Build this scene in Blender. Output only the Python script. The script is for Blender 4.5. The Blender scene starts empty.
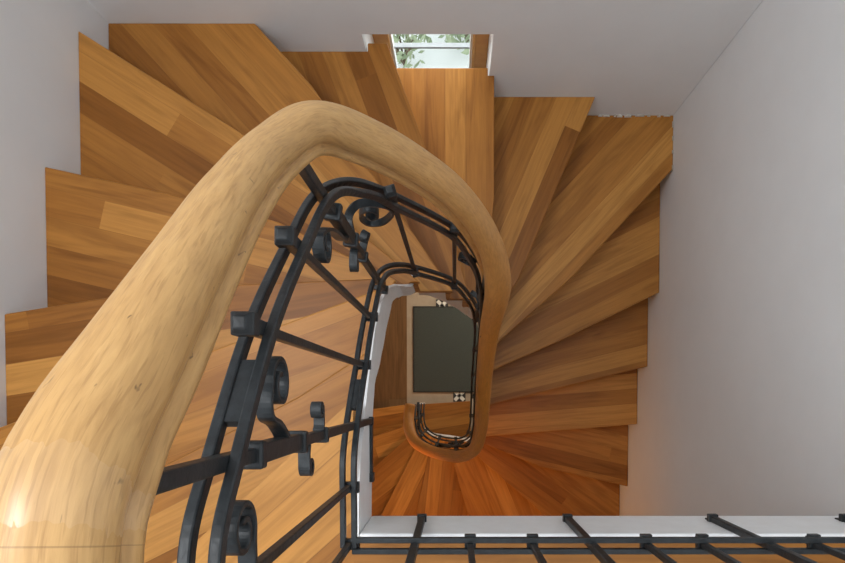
import bpy, bmesh, math, random
from mathutils import Vector, Matrix
random.seed(7)
scn = bpy.context.scene
COL = scn.collection
H = 5.125            # height of the camera above the ground floor; "depth" D is measured down from it
RISE = 0.18
D0 = 1.705           # depth of the tread called k = 0

def W(X, Y, D):      # X to the right, Y towards the landing, D below the camera  ->  world
    return Vector((X, -Y, H - D))

# ------------------------------------------------------------------ materials
def new_mat(name):
    m = bpy.data.materials.new(name); m.use_nodes = True
    nt = m.node_tree; nt.nodes.clear()
    out = nt.nodes.new('ShaderNodeOutputMaterial'); b = nt.nodes.new('ShaderNodeBsdfPrincipled')
    nt.links.new(b.outputs[0], out.inputs[0])
    return m, nt, b

def N(nt, kind, **kw):
    n = nt.nodes.new(kind)
    for k, v in kw.items():
        if k == 'inp':
            for kk, vv in v.items(): n.inputs[kk].default_value = vv
        else: setattr(n, k, v)
    return n

def math_node(nt, op, a, b=None, c=None):
    n = nt.nodes.new('ShaderNodeMath'); n.operation = op
    for i, x in enumerate((a, b, c)):
        if x is None: continue
        if isinstance(x, (int, float)): n.inputs[i].default_value = x
        else: nt.links.new(x, n.inputs[i])
    return n.outputs[0]

def ramp(nt, fac, stops):
    r = nt.nodes.new('ShaderNodeValToRGB')
    els = r.color_ramp.elements
    while len(els) < len(stops): els.new(0.5)
    for e, (p, c) in zip(els, stops): e.position = p; e.color = (c[0], c[1], c[2], 1)
    if fac is not None: nt.links.new(fac, r.inputs[0])
    return r.outputs[0]

def mix(nt, fac, a, b, blend='MIX'):
    n = nt.nodes.new('ShaderNodeMix'); n.data_type = 'RGBA'; n.blend_type = blend
    for i, x in ((0, fac), (6, a), (7, b)):
        if isinstance(x, (int, float)): n.inputs[i].default_value = x
        elif isinstance(x, tuple): n.inputs[i].default_value = (x[0], x[1], x[2], 1)
        else: nt.links.new(x, n.inputs[i])
    return n.outputs[2]

def plank_wood(name, tones, width=0.088, length=3.2, rough=0.42, grain=0.42, coat=0.06):
    """glued oak boards: u = distance from the nosing, v = along it, both in metres"""
    m, nt, b = new_mat(name)
    uv = N(nt, 'ShaderNodeUVMap'); uv.uv_map = 'UVMap'
    sep = N(nt, 'ShaderNodeSeparateXYZ'); nt.links.new(uv.outputs[0], sep.inputs[0])
    info = N(nt, 'ShaderNodeObjectInfo'); rnd = info.outputs['Random']
    u = math_node(nt, 'ADD', math_node(nt, 'DIVIDE', sep.outputs[0], width), math_node(nt, 'MULTIPLY', rnd, 7.3))
    pid = math_node(nt, 'FLOOR', u)
    wn = N(nt, 'ShaderNodeTexWhiteNoise', noise_dimensions='2D')
    c0 = N(nt, 'ShaderNodeCombineXYZ'); nt.links.new(pid, c0.inputs[0]); nt.links.new(math_node(nt, 'MULTIPLY', rnd, 91.7), c0.inputs[1])
    nt.links.new(c0.outputs[0], wn.inputs['Vector'])
    vv = math_node(nt, 'ADD', math_node(nt, 'DIVIDE', sep.outputs[1], length), math_node(nt, 'MULTIPLY', wn.outputs[0], 5.0))
    vid = math_node(nt, 'FLOOR', vv)
    wn2 = N(nt, 'ShaderNodeTexWhiteNoise', noise_dimensions='3D')
    c1 = N(nt, 'ShaderNodeCombineXYZ'); nt.links.new(pid, c1.inputs[0]); nt.links.new(vid, c1.inputs[1]); nt.links.new(math_node(nt, 'MULTIPLY', rnd, 51.3), c1.inputs[2])
    nt.links.new(c1.outputs[0], wn2.inputs['Vector'])
    base = ramp(nt, wn2.outputs[0], tones)
    # grain
    gc = N(nt, 'ShaderNodeCombineXYZ')
    nt.links.new(math_node(nt, 'MULTIPLY', sep.outputs[0], 75.0), gc.inputs[0])
    nt.links.new(math_node(nt, 'MULTIPLY', sep.outputs[1], 3.2), gc.inputs[1])
    nt.links.new(math_node(nt, 'MULTIPLY', wn2.outputs[0], 40.0), gc.inputs[2])
    g = N(nt, 'ShaderNodeTexNoise', inp={'Scale': 1.0, 'Detail': 5.0, 'Roughness': 0.62, 'Distortion': 0.6})
    nt.links.new(gc.outputs[0], g.inputs['Vector'])
    gc2 = N(nt, 'ShaderNodeCombineXYZ')
    nt.links.new(math_node(nt, 'MULTIPLY', sep.outputs[0], 17.0), gc2.inputs[0])
    nt.links.new(math_node(nt, 'MULTIPLY', sep.outputs[1], 1.7), gc2.inputs[1])
    nt.links.new(math_node(nt, 'MULTIPLY', wn2.outputs[0], 23.0), gc2.inputs[2])
    g2 = N(nt, 'ShaderNodeTexNoise', inp={'Scale': 1.0, 'Detail': 3.0, 'Roughness': 0.5, 'Distortion': 1.6})
    nt.links.new(gc2.outputs[0], g2.inputs['Vector'])
    s = ramp(nt, g.outputs[0], [(0.3, (0.55, 0.5, 0.44)), (0.62, (1.08, 1.08, 1.08))])
    s2 = ramp(nt, g2.outputs[0], [(0.34, (0.6, 0.54, 0.46)), (0.5, (1.0, 1.0, 1.0)), (0.7, (1.12, 1.12, 1.1))])
    col = mix(nt, grain, base, s, 'MULTIPLY'); col = mix(nt, grain * 1.25, col, s2, 'MULTIPLY')
    # thin seam between boards
    fr = math_node(nt, 'FRACT', u); seam = math_node(nt, 'LESS_THAN', fr, 0.016)
    col = mix(nt, math_node(nt, 'MULTIPLY', seam, 0.35), col, (0.12, 0.05, 0.015))
    nt.links.new(col, b.inputs['Base Color'])
    b.inputs['Roughness'].default_value = rough
    b.inputs['Specular IOR Level'].default_value = 0.22
    b.inputs['Coat Weight'].default_value = coat; b.inputs['Coat Roughness'].default_value = 0.3
    bp = N(nt, 'ShaderNodeBump', inp={'Strength': 0.12, 'Distance': 0.002}); nt.links.new(g.outputs[0], bp.inputs['Height']); nt.links.new(bp.outputs[0], b.inputs['Normal'])
    return m

OAK = [(0.0, (0.25, 0.091, 0.015)), (0.3, (0.35, 0.138, 0.026)), (0.7, (0.44, 0.188, 0.039)), (1.0, (0.56, 0.263, 0.063))]
M_tread = plank_wood('oak_tread', OAK)
M_landing = plank_wood('oak_landing', OAK, width=0.12, length=1.3)
M_hall = plank_wood('brown_boards', [(0.0, (0.16, 0.085, 0.035)), (1.0, (0.22, 0.125, 0.055))], width=0.14, length=2.0, rough=0.6, coat=0.0)

def handrail_mat(name, light, dark, blend_to=None):
    m, nt, b = new_mat(name)
    uv = N(nt, 'ShaderNodeUVMap'); uv.uv_map = 'UVMap'
    sep = N(nt, 'ShaderNodeSeparateXYZ'); nt.links.new(uv.outputs[0], sep.inputs[0])
    def stretched(a, c, detail, dist, z=0.0):
        cc = N(nt, 'ShaderNodeCombineXYZ'); cc.inputs[2].default_value = z
        nt.links.new(math_node(nt, 'MULTIPLY', sep.outputs[0], a), cc.inputs[0]); nt.links.new(math_node(nt, 'MULTIPLY', sep.outputs[1], c), cc.inputs[1])
        t = N(nt, 'ShaderNodeTexNoise', inp={'Scale': 1.0, 'Detail': detail, 'Roughness': 0.6, 'Distortion': dist}); nt.links.new(cc.outputs[0], t.inputs['Vector'])
        return t.outputs[0]
    g = stretched(150, 22, 5, 0.5); big = stretched(24, 7, 3, 1.4, 3.0); nick = stretched(110, 45, 2, 0.9, 9.0)
    col = mix(nt, big, dark, light)
    col = mix(nt, 0.4, col, ramp(nt, g, [(0.32, (0.58, 0.5, 0.42)), (0.58, (1.08, 1.08, 1.06))]), 'MULTIPLY')
    fleck = stretched(330, 26, 2, 0.2, 5.0)
    col = mix(nt, math_node(nt, 'MULTIPLY', ramp(nt, fleck, [(0.36, (1, 1, 1)), (0.46, (0, 0, 0))]), 0.42), col, (0.27, 0.135, 0.045))
    nm = ramp(nt, nick, [(0.25, (1, 1, 1)), (0.30, (0, 0, 0))])
    col = mix(nt, math_node(nt, 'MULTIPLY', nm, 0.75), col, (0.10, 0.055, 0.025))
    for jv in JOINTS:
        ln_ = math_node(nt, 'LESS_THAN', math_node(nt, 'ABSOLUTE', math_node(nt, 'SUBTRACT', sep.outputs[1], jv)), 0.0004)
        col = mix(nt, math_node(nt, 'MULTIPLY', ln_, 0.45), col, (0.16, 0.08, 0.03))
    if blend_to:      # the worn pale rail turns into the varnished orange of the floor below
        k = N(nt, 'ShaderNodeMapRange', inp={'From Min': blend_to[1], 'From Max': blend_to[2]}); nt.links.new(sep.outputs[1], k.inputs[0])
        c2 = mix(nt, 0.5, blend_to[0], ramp(nt, g, [(0.3, (0.6, 0.55, 0.5)), (0.6, (1.05, 1.05, 1.05))]), 'MULTIPLY')
        col = mix(nt, k.outputs[0], col, c2)
    nt.links.new(col, b.inputs['Base Color'])
    b.inputs['Roughness'].default_value = 0.5; b.inputs['Specular IOR Level'].default_value = 0.35; b.inputs['Coat Roughness'].default_value = 0.28
    # fresh glossy varnish over the joint at the top of the flight
    wob = math_node(nt, 'ADD', sep.outputs[1], math_node(nt, 'MULTIPLY', math_node(nt, 'SUBTRACT', big, 0.5), 0.03))
    pa = math_node(nt, 'MULTIPLY', math_node(nt, 'GREATER_THAN', wob, 0.338), math_node(nt, 'LESS_THAN', wob, 0.366))
    nt.links.new(math_node(nt, 'ADD', math_node(nt, 'MULTIPLY', pa, 0.7), 0.08), b.inputs['Coat Weight'])
    h = math_node(nt, 'ADD', math_node(nt, 'MULTIPLY', g, 0.35), math_node(nt, 'MULTIPLY', big, 0.8))
    bp = N(nt, 'ShaderNodeBump', inp={'Strength': 0.25, 'Distance': 0.004}); nt.links.new(h, bp.inputs['Height']); nt.links.new(bp.outputs[0], b.inputs['Normal'])
    return m

def plain(name, col, rough=0.6, metal=0.0, noise=None, bump=0.0, scale=20.0, coat=0.0, spec=0.5):
    m, nt, b = new_mat(name)
    tc = N(nt, 'ShaderNodeTexCoord')
    t = N(nt, 'ShaderNodeTexNoise', inp={'Scale': scale, 'Detail': 5.0, 'Roughness': 0.6}); nt.links.new(tc.outputs['Object'], t.inputs['Vector'])
    lo = noise or tuple(c * 0.92 for c in col)
    nt.links.new(ramp(nt, t.outputs[0], [(0.35, lo), (0.65, col)]), b.inputs['Base Color'])
    b.inputs['Specular IOR Level'].default_value = spec
    b.inputs['Roughness'].default_value = rough; b.inputs['Metallic'].default_value = metal; b.inputs['Coat Weight'].default_value = coat
    if bump:
        bp = N(nt, 'ShaderNodeBump', inp={'Strength': bump, 'Distance': 0.003}); nt.links.new(t.outputs[0], bp.inputs['Height']); nt.links.new(bp.outputs[0], b.inputs['Normal'])
    return m

M_wall = plain('white_wall_paint', (0.81, 0.82, 0.825), 0.75, noise=(0.79, 0.80, 0.805), bump=0.03, scale=6)
M_string = plain('white_gloss_paint', (0.80, 0.80, 0.80), 0.4, noise=(0.76, 0.755, 0.75), bump=0.08, scale=25)
M_iron = plain('black_wrought_iron', (0.024, 0.0275, 0.030), 0.42, 0.0, noise=(0.012, 0.014, 0.0155), bump=0.3, scale=70, spec=0.32)
M_frame = plain('varnished_window_wood', (0.62, 0.34, 0.10), 0.4, noise=(0.52, 0.26, 0.07), scale=14)
M_white = plain('white_window_bead', (0.82, 0.82, 0.80), 0.4)
M_grey = plain('grey_window_seal', (0.22, 0.23, 0.24), 0.4)
M_mat = plain('dark_mat_pile', (0.066, 0.078, 0.072), 0.95, noise=(0.036, 0.043, 0.039), bump=0.5, scale=160)
M_matedge = plain('mat_rubber_edge', (0.012, 0.012, 0.012), 0.7)
M_tile = plain('beige_floor_tile', (0.42, 0.35, 0.27), 0.5, noise=(0.36, 0.295, 0.22), scale=9)
M_tilew = plain('white_inlay_tile', (0.72, 0.72, 0.68), 0.45)
M_tileb = plain('black_inlay_tile', (0.02, 0.02, 0.02), 0.45)
M_pave = plain('pale_paving', (0.85, 0.85, 0.82), 0.8, noise=(0.70, 0.71, 0.69), scale=1.2)
M_leaf = plain('leaf_green', (0.42, 0.47, 0.30), 0.6, noise=(0.24, 0.30, 0.17), scale=5)
M_bark = plain('shrub_bark', (0.16, 0.11, 0.07), 0.9)
M_putty = plain('crumbled_filler', (0.66, 0.62, 0.56), 0.9, noise=(0.5, 0.46, 0.4), bump=0.6, scale=60)

def glass_mat():
    m = bpy.data.materials.new('window_glass'); m.use_nodes = True; nt = m.node_tree; nt.nodes.clear()
    out = nt.nodes.new('ShaderNodeOutputMaterial'); tr = nt.nodes.new('ShaderNodeBsdfTransparent'); gl = nt.nodes.new('ShaderNodeBsdfGlossy'); gl.inputs['Roughness'].default_value = 0.02
    mx = nt.nodes.new('ShaderNodeMixShader'); tr.inputs[0].default_value = (.96, .98, .97, 1)
    mx.inputs[0].default_value = 0.05; nt.links.new(tr.outputs[0], mx.inputs[1]); nt.links.new(gl.outputs[0], mx.inputs[2]); nt.links.new(mx.outputs[0], out.inputs[0]); return m
M_glass = glass_mat()

# ------------------------------------------------------------------ object helpers
OFF = {}
def thing(name, label, cat, loc, group=None, kind=None):
    o = bpy.data.objects.new(name, None); COL.objects.link(o); o.location = loc; o.empty_display_size = 0.1
    o['label'] = label; o['category'] = cat
    if group: o['group'] = group
    if kind: o['kind'] = kind
    OFF[o.name] = Vector(loc)
    return o

def obj(name, bm, mat, parent=None, label=None, smooth=False, bevel=0.0, kind=None, recalc=True):
    off = OFF[parent.name] if parent else Vector((0, 0, 0))
    if recalc: bmesh.ops.recalc_face_normals(bm, faces=bm.faces)
    if off.length: bmesh.ops.translate(bm, verts=bm.verts, vec=-off)
    me = bpy.data.meshes.new(name); bm.to_mesh(me); bm.free()
    o = bpy.data.objects.new(name, me); COL.objects.link(o)
    me.materials.append(mat)
    if parent: o.parent = parent
    OFF[o.name] = off
    if smooth:
        for p in me.polygons: p.use_smooth = True
    if bevel:
        md = o.modifiers.new('bevel', 'BEVEL'); md.width = bevel; md.segments = 2; md.limit_method = 'ANGLE'; md.angle_limit = 0.6
    if label: o['label'] = label
    if kind: o['kind'] = kind
    return o

def add_box(bm, c, ax, ay, az, sx, sy, sz, taper=1.0):
    """box centred at c with axes ax ay az and full sizes; taper scales the +az end"""
    vs = []
    for k in (-1, 1):
        t = taper if k > 0 else 1.0
        for i, j in ((-1, -1), (1, -1), (1, 1), (-1, 1)):
            vs.append(bm.verts.new(c + ax * (i * sx / 2 * t) + ay * (j * sy / 2 * t) + az * (k * sz / 2)))
    for f in ((3, 2, 1, 0), (4, 5, 6, 7), (0, 1, 5, 4), (1, 2, 6, 5), (2, 3, 7, 6), (3, 0, 4, 7)): bm.faces.new([vs[i] for i in f])
    return vs

def abox(bm, a, b):
    """axis aligned box from world corners"""
    a, b = Vector(a), Vector(b); s = b - a
    add_box(bm, (a + b) / 2, Vector((1, 0, 0)), Vector((0, 1, 0)), Vector((0, 0, 1)), abs(s.x), abs(s.y), abs(s.z))

def catmull(pts, step):
    P = [Vector(p) for p in pts]; out = []
    for i in range(len(P) - 1):
        p0 = P[i - 1] if i else P[i] * 2 - P[i + 1]; p1, p2 = P[i], P[i + 1]
        p3 = P[i + 2] if i + 2 < len(P) else P[i + 1] * 2 - P[i]
        # centripetal
        def tj(t, a, b): return t + max((b - a).length, 1e-6) ** 0.5
        t0 = 0; t1 = tj(t0, p0, p1); t2 = tj(t1, p1, p2); t3 = tj(t2, p2, p3)
        n = max(2, int((p2 - p1).length / step))
        for k in range(n):
            t = t1 + (t2 - t1) * k / n
            A1 = p0 * ((t1 - t) / (t1 - t0)) + p1 * ((t - t0) / (t1 - t0)); A2 = p1 * ((t2 - t) / (t2 - t1)) + p2 * ((t - t1) / (t2 - t1)); A3 = p2 * ((t3 - t) / (t3 - t2)) + p3 * ((t - t2) / (t3 - t2))
            B1 = A1 * ((t2 - t) / (t2 - t0)) + A2 * ((t - t0) / (t2 - t0)); B2 = A2 * ((t3 - t) / (t3 - t1)) + A3 * ((t - t1) / (t3 - t1))
            out.append(B1 * ((t2 - t) / (t2 - t1)) + B2 * ((t - t1) / (t2 - t1)))
    out.append(P[-1]); return out

def sweep(bm, pts, prof, normals=None, uv=False, widths=None, v0=0.0, caps=True):
    """prof: closed list of (n, u) offsets; n along the plan normal, u along the cross-section's up"""
    n = len(pts); rings = []; L = v0; Ls = []
    uvl = bm.loops.layers.uv.new('UVMap') if uv else None
    for i in range(n):
        t = (pts[min(i + 1, n - 1)] - pts[max(i - 1, 0)]).normalized()
        if normals: nn = normals[i]
        else:
            nn = Vector((t.y, -t.x, 0)); nn = nn.normalized() if nn.length > 1e-6 else Vector((1, 0, 0))
        nn = (nn - t * nn.dot(t)).normalized(); up = nn.cross(t).normalized()
        if not normals and up.z < 0: up = -up
        s = widths[i] if widths else 1.0
        rings.append([bm.verts.new(pts[i] + nn * (a * s) + up * (b * s)) for a, b in prof])
        if i: L += (pts[i] - pts[i - 1]).length
        Ls.append(L)
    per = [0.0]
    for j in range(len(prof)):
        a, b = prof[j], prof[(j + 1) % len(prof)]; per.append(per[-1] + math.hypot(a[0] - b[0], a[1] - b[1]))
    m = len(prof)
    for i in range(n - 1):
        for j in range(m):
            f = bm.faces.new((rings[i][j], rings[i][(j + 1) % m], rings[i + 1][(j + 1) % m], rings[i + 1][j]))
            if uv:
                for lp, (uu, vv) in zip(f.loops, ((per[j], Ls[i]), (per[j + 1], Ls[i]), (per[j + 1], Ls[i + 1]), (per[j], Ls[i + 1]))): lp[uvl].uv = (uu, vv)
    if caps:
        bm.faces.new(rings[0][::-1]); bm.faces.new(rings[-1])

def poly_prism(bm, outline, d_top, d_bot, uvf=None):
    """prism of a plan outline [(X, Y)] between two depths, planks laid out by uvf"""
    uvl = bm.loops.layers.uv.get('UVMap') or bm.loops.layers.uv.new('UVMap')
    top = [bm.verts.new(W(x, y, d_top)) for x, y in outline]; bot = [bm.verts.new(W(x, y, d_bot)) for x, y in outline]
    n = len(outline); fs = [bm.faces.new(top), bm.faces.new(bot[::-1])]
    for i in range(n):
        j = (i + 1) % n; fs.append(bm.faces.new((top[j], top[i], bot[i], bot[j])))
    if uvf:
        for f in fs:
            for lp in f.loops:
                co = lp.vert.co; u, v = uvf(co.x, -co.y); lp[uvl].uv = (u + (H - co.z - d_top), v)

# ------------------------------------------------------------------ plan of the staircase
XL, XR, YB, YF = -1.274, 1.069, -1.374, 1.30
INNER = [(-.197, .29), (-.197, -.30), (-.188, -.355), (-.150, -.392), (.060, -.392), (.112, -.362), (.132, -.30), (.132, .20), (.120, .255), (.080, .29), (-.15, .29), (-.215, .27), (-.248, .20), (-.248, .05)]
OUTER = [(XL, YF), (XL, YB), (XR, YB), (XR, YF), (XL, YF), (XL, 0.0)]
# nosing of each tread: outer end, point(s) between, inner end
NOS = {
    -3: [(XL, .97), (-.408, .196), (-.197, .005)],
    -2: [(XL, .47), (-.645, .15), (-.35, .0), (-.197, -.10)],
    -1: [(XL, .12), (-.61, -.119), (-.241, -.254), (-.197, -.27)],
    0: [(XL, -.234), (-.8, -.310), (-.197, -.335)],
    1: [(XL, -.715), (-.9, -.634), (-.55, -.545), (-.183, -.365)],
    2: [(XL, -1.239), (-.731, -.90), (-.118, -.392)],
    3: [(-.735, YB), (-.5255, -1.146), (-.005, -.392)],
    4: [(-.255, YB), (-.121, -1.009), (.066, -.39)],
    5: [(.170, YB), (.170, -.85), (.115, -.36)],
    6: [(.645, YB), (.297, -.546), (.132, -.275)],
    7: [(XR, -1.115), (.568, -.577), (.132, -.195)],
    8: [(XR, -.545), (.55, -.292), (.132, -.11)],
    9: [(XR, -.168), (.582, -.05), (.132, .06)],
    10: [(XR, .160), (.179, .232), (.132, .235)],
    11: [(XR, .553), (.522, .428), (.117, .262)],
    12: [(XR, 1.11), (.58, .76), (.04, .29)],
    13: [(.30, YF), (.081, .763), (-.05, .29)],
    14: [(-.32, YF), (-.268, .797), (-.16, .29)],
    15: [(-.75, YF), (-.52, .83), (-.225, .26)],
    16: [(XL, 1.06), (-.61, .534), (-.248, .215)],
    17: [(XL, .51), (-.643, .318), (-.248, .165)],
    18: [(XL, .20), (-.66, .10), (-.248, .055)],
}
def depth(k): return D0 + RISE * k

def loop_param(loop, p, lo):
    best = None; acc = 0.0
    for i in range(len(loop) - 1):
        a, b = Vector(loop[i]), Vector(loop[i + 1]); L = (b - a).length
        t = max(0, min(1, (Vector(p) - a).dot(b - a) / L ** 2)); d = (a + (b - a) * t - Vector(p)).length; s = acc + t * L
        if s >= lo - 1e-6 and (best is None or d < best[0] - 1e-3): best = (d, s)
        acc += L
    return best[1]
def loop_between(loop, s0, s1):
    acc = 0.0; out = []
    for i in range(len(loop)):
        if i: acc += (Vector(loop[i]) - Vector(loop[i - 1])).length
        if s0 + 1e-4 < acc < s1 - 1e-4: out.append(loop[i])
    return out
def offset_line(line, d):
    """move a nosing line towards the upper side by d (slides its ends along the walls well enough)"""
    out = []
    for i, p in enumerate(line):
        a, b = Vector(line[max(i - 1, 0)]), Vector(line[min(i + 1, len(line) - 1)])
        t = (b - a).normalized()                       # from wall to well; going down is to its left in X, Y(down) -> compute below
        n = Vector((-t.y, t.x))
        out.append((p[0] + n.x * d, p[1] + n.y * d))
    return out
UO, UI = {}, {}
lo_o = lo_i = 0.0
for k in range(-3, 19):
    UO[k] = lo_o = loop_param(OUTER, NOS[k][0], lo_o); UI[k] = lo_i = loop_param(INNER, NOS[k][-1], lo_i)

def tread_uv(line):
    a, b = Vector(line[0]), Vector(line[-2] if len(line) > 2 else line[-1]); t = (b - a).normalized(); n = Vector((-t.y, t.x))
    return lambda x, y: ((Vector((x, y)) - a).dot(n), (Vector((x, y)) - a).dot(t))

def on_inner(p, loop=INNER):
    best = None
    for a, b in zip(loop, loop[1:]):
        a, b = Vector(a), Vector(b); t = max(0, min(1, (Vector(p) - a).dot(b - a) / (b - a).length_squared)); q = a + (b - a) * t
        d = (q - Vector(p)).length
        if best is None or d < best[0]: best = (d, q)
    return (best[1].x, best[1].y)
def shifted(k, d):
    l = [clampw(p) for p in offset_line(NOS[k], d)]; l[-1] = on_inner(l[-1]); l[0] = on_inner(l[0], OUTER); return l
def clampw(p): return (min(max(p[0], XL), XR), min(max(p[1], YB), YF))

stair = thing('staircase', 'winding oak staircase with white side strings descending around the narrow open well', 'staircase', (0.6, 0.3, 0.0))
TH = 0.034
for k in range(-2, 19):
    line = NOS[k]; back = shifted(k - 1, 0.032); ub = loop_param(INNER, back[-1], max(0, UI[k - 1] - .08))
    if k == 18:
        pts = [(XL, .20), (-.66, .10), (-.41, .066), (-.248, .060), (.135, .035), (.135, .33), (-.248, .33)] + [(-.248, .165)] + back[::-1][1:]
    else:
        if k == 4: line = [(-.268, -1.406)] + line[1:]
        ext = {4: [(-.345, YB), (-.345, -1.406)], 5: [(-.295, YB), (-.295, -1.406), (.143, -1.406), (.143, YB)]}.get(k)
        if k == 5: back[0] = (-.295, YB)
        pts = list(line) + loop_between(INNER, ub, UI[k])[::-1] + back[::-1] + (ext or loop_between(OUTER, UO[k - 1], UO[k]))
    bm = bmesh.new(); uvf = tread_uv(line)
    poly_prism(bm, pts, depth(k), depth(k) + TH, uvf)
    obj('tread', bm, M_tread, stair, bevel=0.004)
# risers
for k in range(-3, 19):
    front = shifted(k, 0.014); rear = shifted(k, 0.034)
    if k == 18: front = [(XL, .215), (-.66, .115), (-.248, .075), (.135, .050)]; rear = [(x, y + .02) for x, y in front]
    bm = bmesh.new(); poly_prism(bm, front + rear[::-1], depth(k) + TH, depth(k + 1) if k < 18 else H, tread_uv(NOS[k]))
    obj('riser', bm, M_tread, stair)

# white side string lining the well: stepped under the treads above, flowing below
def inner_at(s):
    acc = 0.0
    for i in range(len(INNER) - 1):
        a, b = Vector(INNER[i]), Vector(INNER[i + 1]); L = (b - a).length
        if s <= acc + L or i == len(INNER) - 2: return a + (b - a) * ((s - acc) / L), (b - a).normalized()
        acc += L
SB = [((-.197, .29), 1.346), ((-.197, .12), 1.36), ((-.197, .04), 1.375), ((-.197, -.03), 1.410), ((-.197, -.09), 1.52), ((-.197, -.16), 1.62), ((-.197, -.28), 1.80), ((-.17, -.38), 2.19), ((-.13, -.392), 2.25), ((-.10, -.392), 2.35), ((-.05, -.392), 2.47), ((0, -.392), 2.65),
      ((.06, -.392), 2.92), ((.132, -.28), 3.12), ((.132, -.16), 3.33), ((.132, 0), 3.50), ((.132, .2), 3.74), ((.1, .28), 4.2), ((-.05, .29), 4.6), ((-.16, .29), 4.8), ((-.225, .26), 4.95), ((-.248, .165), 5.05), ((-.248, .05), 5.1)]
DL0 = depth(-3)
sb = []; lo = 0.0
for p, d in SB: lo = loop_param(INNER, p, lo); sb.append((lo, d))
def sbot(s):
    for (a, da), (b, db) in zip(sb, sb[1:]):
        if s <= b:
            t = (s - a) / max(b - a, 1e-6); return da + (db - da) * (t * t * (3 - 2 * t) * 0.35 + t * 0.65)
    return sb[-1][1]
TOT = sb[-1][0]
def stop(s):
    for k in range(-3, 19):
        if s < UI[k] - .018: return depth(k)
    return depth(18)
STOP = [(loop_param(INNER, p, 0), d) for p, d in (((-.197, .29), DL0), ((-.197, .20), DL0 + .004), ((-.197, .12), DL0 + .03), ((-.197, -.026), 1.30), ((-.197, -.16), 1.42), ((-.197, -.255), 1.57), ((-.195, -.32), 1.74), ((-.178, -.365), 1.96), ((-.145, -.392), 2.11))]
brk = sorted(set([round(i * TOT / 150, 5) for i in range(151)] + [x for k in range(-3, 18) for x in (UI[k] - 0.0184, UI[k] - 0.0176) if 0 < x < TOT]))
bm = bmesh.new(); prev = None
for s in brk:
    p, t = inner_at(s)
    p0, t0 = inner_at(max(0, s - .03)); p1, t1 = inner_at(min(TOT, s + .03)); tt = (t0 + t + t1).normalized()
    n = Vector((tt.y, -tt.x))               # away from the well
    if n.dot(p - Vector((-.03, -.04))) < 0: n = -n
    if s < STOP[-1][0]:      # closed string: its white top edge stands against the tread ends
        dt = next(da + (db_ - da) * (s - sa) / (sb_ - sa) for (sa, da), (sb_, db_) in zip(STOP, STOP[1:]) if s <= sb_)
        q0 = p - n * 0.010; q1 = p - n * 0.0005
    else:
        dt = stop(s) + TH - 0.002; q0 = p + n * 0.002; q1 = p + n * 0.045
    db = max(sbot(s), dt + .06)
    ring = [bm.verts.new(W(q0.x, q0.y, dt)), bm.verts.new(W(q0.x, q0.y, db)), bm.verts.new(W(q1.x, q1.y, db)), bm.verts.new(W(q1.x, q1.y, dt))]
    if prev:
        for j in range(4): bm.faces.new((prev[j], prev[(j + 1) % 4], ring[(j + 1) % 4], ring[j]))
    else: bm.faces.new(ring)
    prev = ring
bm.faces.new(prev[::-1])
obj('stringer', bm, M_string, stair, label='white painted side string with stepped top and flowing lower edge')

# ------------------------------------------------------------------ landing
DL = depth(-3)
ln = NOS[-3]
landing = thing('stair_landing', 'oak boarded upper landing with a white painted edge beside the stairwell', 'landing', W(0.4, .8, DL))
bm = bmesh.new(); poly_prism(bm, [ln[0], ln[1], ln[2], (-.197, .280), (-.197, YF), (XL, YF)], DL, DL + TH, tread_uv(ln)); obj('floor_boards', bm, M_landing, landing)
bm = bmesh.new(); poly_prism(bm, [(-.197, .280), (XR, .280), (XR, YF), (-.197, YF)], DL, DL + TH, lambda x, y: (y, x)); obj('floor_boards', bm, M_landing, landing)
bm = bmesh.new()
poly_prism(bm, shifted(-3, .06) + [(-.24, .33), (XR, .33), (XR, YF), (XL, YF)], DL + TH, DL + .178)
obj('slab', bm, M_string, landing)
bm = bmesh.new()
abox(bm, W(-.187, .268, DL + .003), W(XR, .2795, DL + .182)); 
obj('edge_board', bm, M_string, landing, label='white painted board facing the open well', bevel=.004)

# ------------------------------------------------------------------ walls
def wall(name, parts):
    bm = bmesh.new()
    for a, b in parts: abox(bm, a, b)
    o = obj(name, bm, M_wall); o['kind'] = 'structure'; return o
TOPD = -1.15
wall('wall_left', [(W(XL - .2, YB - .2, TOPD), W(XL, YF + .2, H))])
wall('wall_right', [(W(XR + .002, YB - .2, TOPD), W(XR + .2, YF + .2, H))])
wall('wall_front', [(W(XL, YF + .002, TOPD), W(XR, YF + .2, H))])
WX0, WX1, WT, WBM = -.352, .149, 2.313, 3.35
wall('wall_back', [(W(XL, YB - .26, TOPD), W(XR, YB, WT)), (W(XL, YB - .26, WT), W(WX0, YB, WBM)), (W(WX1, YB - .26, WT), W(XR, YB, WBM)), (W(XL, YB - .26, WBM), W(XR, YB, H))])
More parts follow.
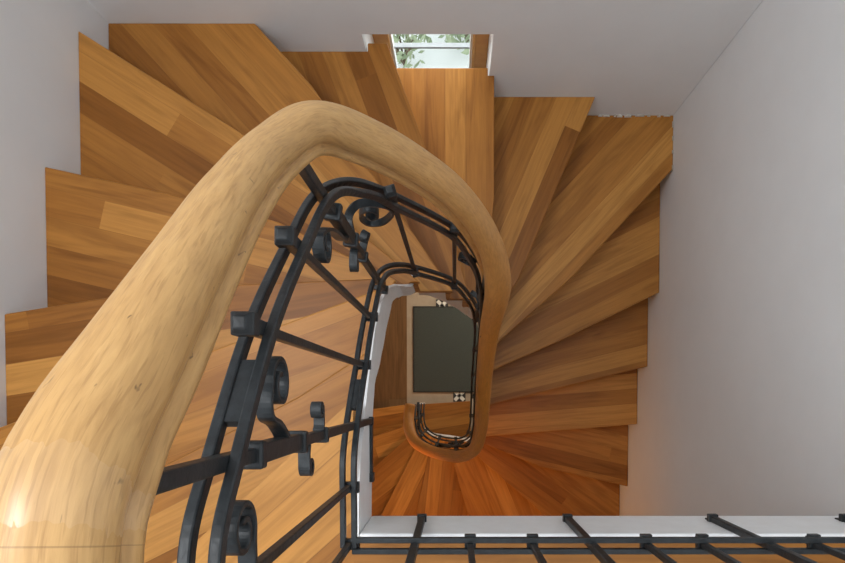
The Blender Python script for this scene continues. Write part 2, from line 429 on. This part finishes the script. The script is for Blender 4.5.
# ground floor
bm = bmesh.new(); abox(bm, W(-.405, YB, H), W(XR, YF, H + .1)); f = obj('floor', bm, M_tile); f['kind'] = 'structure'
bm = bmesh.new(); poly_prism(bm, [(XL, YB), (-.405, YB), (-.405, YF), (XL, YF)], H, H + .1, lambda x, y: (x, y)); f = obj('floor', bm, M_hall); f['kind'] = 'structure'
for i, (x, y) in enumerate(((.042, -.010), (-.105, -.775))):
    bm = bmesh.new(); add_box(bm, W(x, y, H - .002), Vector((1, 0, 0)), Vector((0, 1, 0)), Vector((0, 0, 1)), .105, .105, .004)
    t = obj('inlay_tile', bm, M_tileb); t['label'] = ('black inlay tile with white cross below the dark mat', 'black inlay tile with white cross above the dark mat')[i]; t['category'] = 'floor tile'; t['group'] = 'patterned floor tiles'
    bm = bmesh.new()
    for a in (math.pi / 4, -math.pi / 4):
        c, s = math.cos(a), math.sin(a); add_box(bm, W(x, y, H - .0045), Vector((c, s, 0)), Vector((-s, c, 0)), Vector((0, 0, 1)), .112, .030, .002)
    obj('cross_pattern', bm, M_tilew, t)
    OFF[t.name] = Vector((0, 0, 0))
# crumbled filler line along the back right corner tread
bm = bmesh.new(); x = .70
while x < XR - .02:
    l = random.uniform(.01, .05); add_box(bm, W(x + l / 2, YB + .004, depth(7) - .004), Vector((1, 0, 0)), Vector((0, 1, 0)), Vector((0, 0, 1)), l, random.uniform(.008, .016), random.uniform(.006, .014), .6); x += l + random.uniform(0, .04)
y = YB + .03
while y < YB + .26:
    l = random.uniform(.01, .04); add_box(bm, W(XR - .003, y + l / 2, depth(7) - .003), Vector((1, 0, 0)), Vector((0, 1, 0)), Vector((0, 0, 1)), random.uniform(.004, .009), l, random.uniform(.004, .01), .6); y += l + random.uniform(.01, .06)
fl = obj('trim_1', bm, M_putty); fl['kind'] = 'structure'

# ------------------------------------------------------------------ window
YW = -1.55
win = bpy.data.objects.new('window_1', None); COL.objects.link(win); win['kind'] = 'structure'; win.location = W(-.1, YW, WBM); OFF[win.name] = Vector(win.location)
def frame_bars(bm, x0, x1, t0, t1, y0, y1, w):
    abox(bm, W(x0, y0, t0), W(x0 + w, y1, t1)); abox(bm, W(x1 - w, y0, t0), W(x1, y1, t1))
    abox(bm, W(x0 + w, y0, t0), W(x1 - w, y1, t0 + w)); abox(bm, W(x0 + w, y0, t1 - w), W(x1 - w, y1, t1))
bm = bmesh.new(); frame_bars(bm, WX0, WX1, WT, WBM, YW - .06, YW, .058); obj('window_frame', bm, M_frame, win, bevel=.003)
bm = bmesh.new(); frame_bars(bm, WX0 + .058, WX1 - .058, WT + .058, WBM - .058, YW - .055, YW + .012, .012); obj('sash', bm, M_frame, win, bevel=.002)
bm = bmesh.new(); frame_bars(bm, WX0 + .07, WX1 - .07, WT + .07, WBM - .07, YW - .045, YW - .002, .010); obj('glazing_bead', bm, M_white, win)
bm = bmesh.new(); abox(bm, W(WX0 + .08, YW - .05, 2.757), W(WX1 - .08, YW - .03, 2.768)); obj('glazing_bar', bm, M_grey, win)
bm = bmesh.new(); abox(bm, W(WX0 + .075, YW - .036, WT + .075), W(WX1 - .075, YW - .032, WBM - .075)); obj('pane', bm, M_glass, win)
bm = bmesh.new(); abox(bm, W(WX0, YW, WBM - .03), W(WX1, YB + .01, WBM)); obj('window_sill', bm, M_white, win)

# outside ground and shrubs beyond the window
bm = bmesh.new(); abox(bm, W(-7, -9, 5.6), W(7, YB - .28, 5.7)); g = obj('floor', bm, M_pave); g['kind'] = 'structure'
def shrub(x, y, r, h, n, label):
    t = thing('shrub', label, 'shrub', W(x, y, 5.6), group='shrubs outside the window')
    bm = bmesh.new()
    for i in range(7):
        a = i * .9; p = W(x, y, 5.6); q = p + Vector((math.cos(a) * r * .5, math.sin(a) * r * .5, h * .7)); sweep(bm, [p, (p + q) / 2 + Vector((0, 0, .05)), q], [(.008, .008), (-.008, .008), (-.008, -.008), (.008, -.008)])
    obj('stem', bm, M_bark, t)
    bm = bmesh.new()
    for i in range(n):
        d = Vector((random.gauss(0, 1), random.gauss(0, 1), random.gauss(0, 1))).normalized() * (random.random() ** .4)
        c = W(x, y, 5.6 - h * .55) + Vector((d.x * r, d.y * r, d.z * h * .45)); a = Vector((random.gauss(0, 1), random.gauss(0, 1), random.gauss(0, .5))).normalized(); b = a.orthogonal().normalized(); s = random.uniform(.03, .07)
        bm.faces.new([bm.verts.new(c + a * s), bm.verts.new(c + b * s * .4), bm.verts.new(c - a * s), bm.verts.new(c - b * s * .4)])
    obj('foliage', bm, M_leaf, t, recalc=False)
shrub(-.46, -3.05, .25, .6, 130, 'leafy green shrub outside, on the left through the window pane')
shrub(.12, -3.25, .28, .6, 150, 'wider leafy green shrub outside, on the right through the window pane')

# ------------------------------------------------------------------ door mat
mat_t = thing('door_mat', 'dark grey rectangular door mat on beige tiles at the foot of the stairwell', 'mat', W(-.03, -.4, H))
bm = bmesh.new(); abox(bm, W(-.345, -.760, H - .012), W(.30, -.045, H - .001)); obj('mat_pile', bm, M_mat, mat_t, bevel=.004)
bm = bmesh.new()
for a, b in (((-.352, -.767), (-.342, -.038)), ((.297, -.767), (.307, -.038)), ((-.342, -.767), (.297, -.757)), ((-.342, -.048), (.297, -.038))): abox(bm, W(a[0], a[1], H - .014), W(b[0], b[1], H - .0005))
obj('border', bm, M_matedge, mat_t)

# ------------------------------------------------------------------ railing
UP = [(-.186, .262, .436), (-.186, .20, .436), (-.186, .11, .441), (-.186, .053, .480), (-.186, -.0645, .578), (-.185, -.175, .706), (-.182, -.272, .83), (-.170, -.318, .92), (-.143, -.342, 1.0), (-.113, -.357, 1.10), (0, -.370, 1.37), (.045, -.355, 1.53), (.080, -.325, 1.70),
      (.095, -.27, 1.90), (.097, -.20, 2.12), (.097, -.10, 2.35), (.097, .05, 2.58), (.097, .15, 2.74), (.080, .225, 2.90), (.030, .262, 3.05), (-.06, .268, 3.22), (-.14, .255, 3.38), (-.20, .215, 3.50), (-.225, .15, 3.62), (-.23, .05, 3.75)]
LOWD = [1.05, 1.05, 1.05, 1.085, 1.20, 1.306, 1.43, 1.52, 1.60, 1.70, 1.97, 2.13, 2.30] + [d + .6 for _, _, d in UP[13:]]
def resample(pts, step):
    P = catmull(pts, .004); acc = [0.0]
    for a, b in zip(P, P[1:]): acc.append(acc[-1] + math.hypot(b.x - a.x, b.y - a.y))
    return P, acc
class Path:
    """rail line: plan position with two depths, addressed by plan arc length"""
    def __init__(s, up, low):
        n = [Vector((x, y, d)) for x, y, d in up]
        s.P = catmull(n, .003)
        # depth of the lower rail interpolated over the same plan
        acc = [0.0]
        for a, b in zip(s.P, s.P[1:]): acc.append(acc[-1] + math.hypot(b.x - a.x, b.y - a.y))
        s.acc = acc; s.L = acc[-1]
        keys = [(s.near(x, y, d), l - d) for (x, y, d), l in zip(up, low)]; s.keys = keys
    def near(s, x, y, d=None):
        return min((((p.x - x) ** 2 + (p.y - y) ** 2 + (0 if d is None else .05 * (p.z - d) ** 2)), a) for p, a in zip(s.P, s.acc))[1]
    def at(s, a):
        a = max(-0.5, min(s.L + .2, a))
        if a <= 0: t = (s.P[1] - s.P[0]); t = t / math.hypot(t.x, t.y); return s.P[0] + t * a
        if a >= s.L: t = (s.P[-1] - s.P[-2]); t = t / math.hypot(t.x, t.y); return s.P[-1] + t * (a - s.L)
        lo, hi = 0, len(s.acc) - 1
        while hi - lo > 1:
            m = (lo + hi) // 2
            if s.acc[m] <= a: lo = m
            else: hi = m
        t = (a - s.acc[lo]) / max(s.acc[hi] - s.acc[lo], 1e-9); return s.P[lo].lerp(s.P[hi], t)
    def tan(s, a):
        t = s.at(a + .006) - s.at(a - .006); return Vector((t.x, t.y, 0)).normalized()
    def gap(s, a):
        if a <= s.keys[0][0]: return s.keys[0][1]
        for (a0, g0), (a1, g1) in zip(s.keys, s.keys[1:]):
            if a <= a1: return g0 + (g1 - g0) * (a - a0) / max(a1 - a0, 1e-9)
        return s.keys[-1][1]
    def pos(s, a, d=None, off=0.0, low=False):
        """world point at arc a; d = depth (default: the rail's), off = to the outside"""
        p = s.at(a); t = s.tan(a); n = Vector((t.y, -t.x)) * s.side
        if d is None: d = p.z + (s.gap(a) if low else 0)
        return W(p.x + n.x * off, p.y + n.y * off, d)
    def axes(s, a):
        t = s.tan(a); T = Vector((t.x, -t.y, 0)); n = Vector((t.y, -t.x)) * s.side
        return T, Vector((n.x, -n.y, 0))
    side = -1
stairP = Path(UP, LOWD)
# side: +off must point away from the well (towards the treads); on the left flight that is -X
tt = stairP.tan(.3); stairP.side = 1 if tt.y * 1.0 < 0 and True else -1
if (Vector((tt.y, -tt.x)) * stairP.side).x > 0: stairP.side = -stairP.side
GU = [(-.186, .262, .448), (.2, .262, .448), (.6, .262, .448), (1.069, .262, .448)]
guardP = Path(GU, [1.05] * 4)
gt = guardP.tan(.3); guardP.side = 1
if (Vector((gt.y, -gt.x)) * guardP.side).y < 0: guardP.side = -1

BAR_W, BAR_H, BAR_OFF = .0098, .0125, .0098
def rail_bar(path, a0, a1, off, low, parent, wob=()):
    n = max(8, int((a1 - a0) / .008)); pts = []; nor = []
    for i in range(n + 1):
        a = a0 + (a1 - a0) * i / n; o = off
        pts.append(path.pos(a, None, o, low)); nor.append(path.axes(a)[1])
    bm = bmesh.new(); w, h = BAR_W / 2, BAR_H / 2
    sweep(bm, pts, [(w, h), (-w, h), (-w, -h), (w, -h)], nor)
    return obj('lower_rail_bar' if low else 'upper_rail_bar', bm, M_iron, parent, bevel=.0018)

UPZ = Vector((0, 0, 1))
def vbar(bm, path, a, d0, d1, w, w1=None):
    T, Nn = path.axes(a); p = path.at(a); add_box(bm, W(p.x, p.y, (d0 + d1) / 2), T, Nn, UPZ, w, w, d1 - d0)
def collar(bm, path, a, d, w, h):
    T, Nn = path.axes(a); p = path.at(a); add_box(bm, W(p.x, p.y, d), T, Nn, UPZ, w, w, h)

def strap(bm, path, a, pts2, w=.017, th=.0055, lean=0.0):
    """flat strap in the rail's vertical surface: pts2 = (s, d) offsets, d absolute depth"""
    P3 = [path.pos(a + s, d, -lean * max(0, d - path.at(a + s).z) * min(1, abs(s) / .06)) for s, d in pts2]; nor = []
    n = len(P3); h = w / 2; t = th / 2
    for i in range(n): nor.append(path.axes(a + pts2[i][0])[1])
    sweep(bm, P3, [(h, t), (-h, t), (-h, -t), (h, -t)], nor)

def smooth2(pts, n=10):
    return [(p.x, p.y) for p in catmull([Vector((x, y, 0)) for x, y in pts], .004)]

def spiral(cx, cy, r0, r1, a0, turns, sgn):
    out = []; n = int(26 * turns)
    for i in range(n + 1):
        t = i / n; r = r0 + (r1 - r0) * t; a = a0 + sgn * t * turns * 2 * math.pi; out.append((cx + r * math.cos(a), cy + r * math.sin(a)))
    return out

def big_scroll(path, a, sg, reach=.064, rad=.030, start=.165, drop=.060):
    """C scroll: leaves the post, rises to the rail, runs under it and curls in"""
    du = lambda x: path.at(a + sg * x).z
    top = du(reach) + drop; cy = top + rad
    lead = [(.007, du(0) + start + .006), (.017, du(0) + start - .008), (.026, du(.026) + start * .72), (.034, du(.034) + start * .52), (reach - .014, du(reach - .014) + drop + .006)]
    sp = spiral(reach, cy, rad, .0095, -math.pi / 2, 1.3, 1)
    pts = smooth2(lead + sp[:2])[:-1] + sp[1:]
    return [(sg * x, y) for x, y in pts]

def small_curl(path, a, sg, d, v):
    r = .0115; L = .034
    sp = spiral(L, d + v * r, r, .0045, -v * math.pi / 2, 1.25, v)
    pts = smooth2([(.006, d + v * .004), (.014, d + v * .0005), (L - .004, d)]) + sp
    return [(sg * x, y) for x, y in pts]

def normal_baluster(path, a, parent, label=None):
    p = path.at(a); du = p.z; dl = du + path.gap(a)
    bm = bmesh.new(); T, Nn = path.axes(a)
    add_box(bm, W(p.x, p.y, (du - .04 + dl + .018) / 2), T, Nn, UPZ, .0105, .0105, dl + .018 - (du - .04))
    add_box(bm, W(p.x, p.y, du - .005), T, Nn, UPZ, .0150, .0135, .060)
    b = obj('baluster', bm, M_iron, parent, bevel=.0015)
    bm = bmesh.new()
    add_box(bm, W(p.x, p.y, du - .043), T, Nn, UPZ, .021, .021, .016)
    add_box(bm, W(p.x, p.y, du - .0545), T, Nn, UPZ, .0205, .0205, .007, .55)
    add_box(bm, W(p.x, p.y, du - .0325), T, Nn, UPZ, .016, .016, .005)
    obj('spike_head', bm, M_iron, b, bevel=.0015)
    bm = bmesh.new()
    q = path.pos(a, dl + .012, -.004); add_box(bm, q, T, Nn, UPZ, .020, .027, .012); q = path.pos(a, dl + .022, -.004); add_box(bm, q, T, Nn, UPZ, .014, .016, .010)
    obj('lower_collar', bm, M_iron, b, bevel=.0015)

def special_post(path, a, parent, hand_d, foot='strap', curls=True, left=True, right=True, low_end=.25, reach=(.066, .066), lean=0.0):
    p = path.at(a); du = p.z; dl = du + path.gap(a); T, Nn = path.axes(a); end = dl + low_end
    bm = bmesh.new()
    add_box(bm, W(p.x, p.y, (hand_d + end) / 2), T, Nn, UPZ, .0135, .0135, end - hand_d)
    add_box(bm, W(p.x, p.y, du + .148), T, Nn, UPZ, .0195, .0175, .150)
    b = obj('main_post', bm, M_iron, parent, bevel=.0018)
    for dd, w, h in ((.068, .026, .016), (.226, .026, .014), (.355, .022, .012)):
        bm = bmesh.new(); collar(bm, path, a, du + dd, w, h); obj('collar', bm, M_iron, b, bevel=.003)
    for sg, on, rc in ((1, right, reach[0]), (-1, left, reach[1])):
        if on:
            bm = bmesh.new(); strap(bm, path, a, big_scroll(path, a, sg, rc), lean=lean if sg > 0 else 0); obj('scroll', bm, M_iron, b, bevel=.0012)
        bm = bmesh.new(); strap(bm, path, a, small_curl(path, a, sg, du + (.345 if sg > 0 else .262), -sg), .015, .005); obj('small_curl', bm, M_iron, b, bevel=.0012)
        for low in (() if foot != 'strap' or sg < 0 else (False, True)):
            bm = bmesh.new(); a0, a1 = a + sg * .030, a + sg * (.084 if sg > 0 else .20); n = 8
            pts = [path.pos(a0 + (a1 - a0) * i / n, None, 0, low) for i in range(n + 1)]; nor = [path.axes(a0 + (a1 - a0) * i / n)[1] for i in range(n + 1)]
            sweep(bm, pts, [(.0066, .0040), (-.0066, .0040), (-.0066, -.0040), (.0066, -.0040)], nor); obj('filler_plate', bm, M_iron, b)
    bm = bmesh.new()
    if foot == 'cap': add_box(bm, path.pos(a, end - .004, 0), T, Nn, UPZ, .021, .021, .016); add_box(bm, path.pos(a, end - .02, .010), T, Nn, UPZ, .012, .03, .010)
    elif foot == 'strap':        # flat strap screwed along the white string
        q = path.pos(a, end, .0); add_box(bm, path.pos(a, end - .004, .002), T, Nn, UPZ, .018, .020, .014)
        q0 = path.pos(a - .062, end + .006, -.002); add_box(bm, q0, T, Nn, UPZ, .135, .006, .018); add_box(bm, path.pos(a - .125, end + .006, -.003), T, Nn, UPZ, .020, .010, .024)
    else:
        add_box(bm, path.pos(a, end - .002, 0), T, Nn, UPZ, .020, .020, .014); add_box(bm, path.pos(a, end - .016, .006), T, Nn, UPZ, .013, .022, .012); add_box(bm, path.pos(a, end + .010, .006), T, Nn, UPZ, .012, .006, .03)
    obj('foot_bracket', bm, M_iron, b, bevel=.0015)
    return b

rail = thing('stair_railing', 'black wrought iron stair railing with scrolls under a thick rounded oak handrail', 'railing', W(-.186, .26, 1.05))
for off in (-1, 1):
    for low in (False, True): rail_bar(stairP, -.004, stairP.L, off * (BAR_OFF if low else .0112), low, rail)

# handrail
HR = [(-.195, .40, .283), (-.195, .25, .283), (-.195, .15, .283), (-.195, .09, .284), (-.195, .055, .292), (-.1945, .018, .318), (-.191, -.022, .354), (-.1925, -.10, .439), (-.1945, -.175, .525), (-.192, -.262, .638), (-.166, -.332, .735), (-.113, -.359, .85), (-.05, -.370, .985), (0, -.370, 1.10), (.055, -.362, 1.28), (.095, -.340, 1.46),
      (.118, -.300, 1.64), (.118, -.22, 2.03), (.116, -.10, 2.29), (.114, .05, 2.46), (.112, .15, 2.60), (.090, .242, 2.75), (.03, .285, 2.87), (-.05, .290, 2.99), (-.14, .276, 3.12), (-.215, .238, 3.22), (-.250, .175, 3.31), (-.256, .10, 3.38), (-.250, .045, 3.40)]
def rail_profile(sc=1.0):
    half = [(.0, .031), (.010, .0298), (.020, .0262), (.0285, .0200), (.0345, .0115), (.0370, .0015), (.0355, -.0080), (.0315, -.0160), (.0262, -.0205), (.0243, -.0240), (.0262, -.0262), (.0320, -.0285), (.0342, -.0340), (.0332, -.0400), (.0290, -.0440), (.0235, -.0460)]
    return [(a * sc, b * sc) for a, b in half] + [(-a * sc, b * sc) for a, b in reversed(half[1:])]
hp = catmull([W(*p) for p in HR], .012)
def wscale(z):
    D = H - z; T = [(0, .865), (.31, .865), (.354, .815), (.44, .74), (.55, .70), (.65, .70), (.75, .72), (.9, .745), (1.1, .78), (1.4, .86), (1.64, 1.0), (2.03, .92), (2.5, .80), (9, .80)]
    for (a, va), (b, vb) in zip(T, T[1:]):
        if D <= b: return va + (vb - va) * (D - a) / (b - a)
    return .80
acc = [0.0]
for a, b in zip(hp, hp[1:]): acc.append(acc[-1] + (b - a).length)
i_bl = min(range(len(hp)), key=lambda i: abs((H - hp[i].z) - 0.80)); i_b2 = min(range(len(hp)), key=lambda i: abs((H - hp[i].z) - 2.05)) 
def v_at(p): return acc[min(range(len(hp)), key=lambda i: (hp[i] - W(*p)).length)]
JOINTS = [v_at((-.195, .064, .289)), v_at((-.02, -.371, 1.05)), v_at((.116, -.13, 2.25))]
M_rail = handrail_mat('worn_oak_handrail', (0.57, 0.345, 0.138), (0.41, 0.22, 0.074), ((0.60, 0.225, 0.030), acc[i_bl], acc[i_b2]))
bm = bmesh.new(); sweep(bm, hp, rail_profile(), uv=True, widths=[wscale(p.z) for p in hp])
obj('handrail', bm, M_rail, rail, label='thick rounded oak handrail, pale and worn above, orange below', smooth=True)

def hand_depth(a):
    p = stairP.at(a); q = min(hp, key=lambda v: (v.x - p.x) ** 2 + (-v.y - p.y) ** 2 + .03 * (H - v.z - p.z + .2) ** 2); return H - q.z + .03
aC = stairP.near(-.186, .053, .485); aA = stairP.near(-.186, -.0645, .578); aB = stairP.near(-.185, -.175, .706); aK = stairP.near(-.182, -.276, .835); aD = stairP.near(-.113, -.363, 1.10); aE = stairP.near(0, -.37, 1.37)
special_post(stairP, aC, rail, hand_depth(aC), 'strap', left=False, low_end=.235)
dl_ = stairP.at(aC - .062).z
bm = bmesh.new(); strap(bm, stairP, aC, smooth2([(-.205, dl_ + .075), (-.15, dl_ + .094), (-.10, dl_ + .097), (-.075, dl_ + .096)] + [(-.062 + x, dl_ + .070 + y) for x, y in spiral(0, 0, .027, .0085, math.pi / 2, 1.35, -1)][:2])[:-1] + [(-.062 + x, dl_ + .070 + y) for x, y in spiral(0, 0, .027, .0085, math.pi / 2, 1.35, -1)[1:]])
obj('scroll', bm, M_iron, rail, bevel=.0012)
aF = aC - .107
normal_baluster(stairP, aF, rail); normal_baluster(stairP, 0.0, rail)
normal_baluster(stairP, aA, rail); normal_baluster(stairP, aB, rail)
special_post(stairP, aK, rail, hand_depth(aK), 'cap', low_end=.12, right=False, reach=(.064, .060))
cs = [(-.182, -.284, 1.07), (-.186, -.312, 1.06), (-.180, -.335, 1.075), (-.170, -.346, 1.085), (-.147, -.352, 1.10), (-.124, -.354, 1.120), (-.117, -.354, 1.150), (-.128, -.354, 1.190), (-.150, -.354, 1.228), (-.172, -.354, 1.232), (-.184, -.354, 1.200), (-.178, -.354, 1.158), (-.162, -.354, 1.135), (-.149, -.354, 1.152), (-.152, -.354, 1.182), (-.165, -.354, 1.192), (-.170, -.354, 1.172)]
cp = catmull([W(*p) for p in cs], .004); cn = []
for p in cp:
    w = min(1, max(0, (p.y - .285) / .05)); cn.append(Vector((-(1 - w), w + .001, 0)).normalized())
bm = bmesh.new(); sweep(bm, cp, [(.0075, .0026), (-.0075, .0026), (-.0075, -.0026), (.0075, -.0026)], cn); obj('scroll', bm, M_iron, rail, bevel=.001)
normal_baluster(stairP, aD, rail); normal_baluster(stairP, aE, rail)
a = aE + .105; i = 0
while a < stairP.L - .02:
    if i % 3 == 0: special_post(stairP, a, rail, hand_depth(a), 'stub', low_end=.16)
    else: normal_baluster(stairP, a, rail)
    a += .105; i += 1

guard = thing('landing_railing', 'straight black iron guard railing with twin bars along the white landing edge', 'railing', W(.4, .262, 1.05))
for off in (-BAR_OFF, BAR_OFF):
    for low in (False, True): rail_bar(guardP, .006, guardP.L - .004, off, low, guard)
bm = bmesh.new(); gp = [W(-.155 + 1.2 * i / 40, .275, .300) for i in range(41)]; sweep(bm, gp, rail_profile(), uv=True); obj('handrail', bm, M_rail, guard, smooth=True, label='rounded oak handrail')
for i, x in enumerate((-.07, .028, .139, .243, .341, .441, .555, .64, .74, .84, .94)):
    a = x + .186
    if i % 3 == 0: special_post(guardP, a, guard, .33, 'stub', low_end=.235)
    else: normal_baluster(guardP, a, guard)

# ------------------------------------------------------------------ light
wd = bpy.data.worlds.new('sky'); scn.world = wd; wd.use_nodes = True
bg = wd.node_tree.nodes['Background']; bg.inputs[0].default_value = (0.88, 0.945, 1.0, 1); bg.inputs[1].default_value = 1.0
def area(name, loc, target, sx, sy, power, col):
    l = bpy.data.lights.new(name, 'AREA'); l.shape = 'RECTANGLE'; l.size = sx; l.size_y = sy; l.energy = power; l.color = col
    o = bpy.data.objects.new(name, l); COL.objects.link(o); o.location = loc
    o.rotation_euler = (Vector(target) - Vector(loc)).to_track_quat('-Z', 'Y').to_euler(); return o
def point(name, loc, power, col, r):
    l = bpy.data.lights.new(name, 'POINT'); l.energy = power; l.color = col; l.shadow_soft_size = r
    o = bpy.data.objects.new(name, l); COL.objects.link(o); o.location = loc; return o
area('lamp_under_landing', W(-.35, .80, 2.95), W(-.25, .75, 4.5), .30, .30, 4.0, (1.0, .43, .10))
area('landing_window_daylight', W(-1.20, -.30, -.85), W(.2, .2, 1.3), .8, .8, 20, (.96, .98, 1.0))
area('stair_window_daylight', W(-.1, -2.05, 2.38), W(-.1, -.9, 2.72), .7, .35, 9, (.96, .98, 1.0))
area('entrance_daylight', W(.55, -1.25, 3.95), W(-.1, -.3, 5.1), .5, .5, 9, (1, .88, .70))

# ------------------------------------------------------------------ camera: looks straight down the well through a shifted lens
ax, ay = -0.0269, 0.001
cx, sx, cy, sy = math.cos(ax), math.sin(ax), math.cos(ay), math.sin(ay)
Rx = Matrix(((1, 0, 0), (0, cx, -sx), (0, sx, cx))); Ry = Matrix(((cy, 0, sy), (0, 1, 0), (-sy, 0, cy))); Mx = Rx @ Ry
def tw(v): return Vector((v[0], -v[1], -v[2]))
r, d, f = (tw(Mx.col[i]) for i in range(3))
cam = bpy.data.cameras.new('camera'); co = bpy.data.objects.new('camera', cam); COL.objects.link(co); scn.camera = co
R = Matrix((r, -d, -f)).transposed().to_4x4(); R.translation = Vector((0, 0, H)); co.matrix_world = R
cam.sensor_width = 36; cam.lens = 600 / 845 * 36; cam.shift_x = (422.5 - 455.05) / 845; cam.shift_y = (412.9 - 281.5) / 845; cam.clip_start = .02
scn.view_settings.view_transform = 'Standard'; scn.view_settings.look = 'None'; scn.view_settings.gamma = 1.0; scn.view_settings.use_curve_mapping = False
scn.view_settings.exposure = 0.88
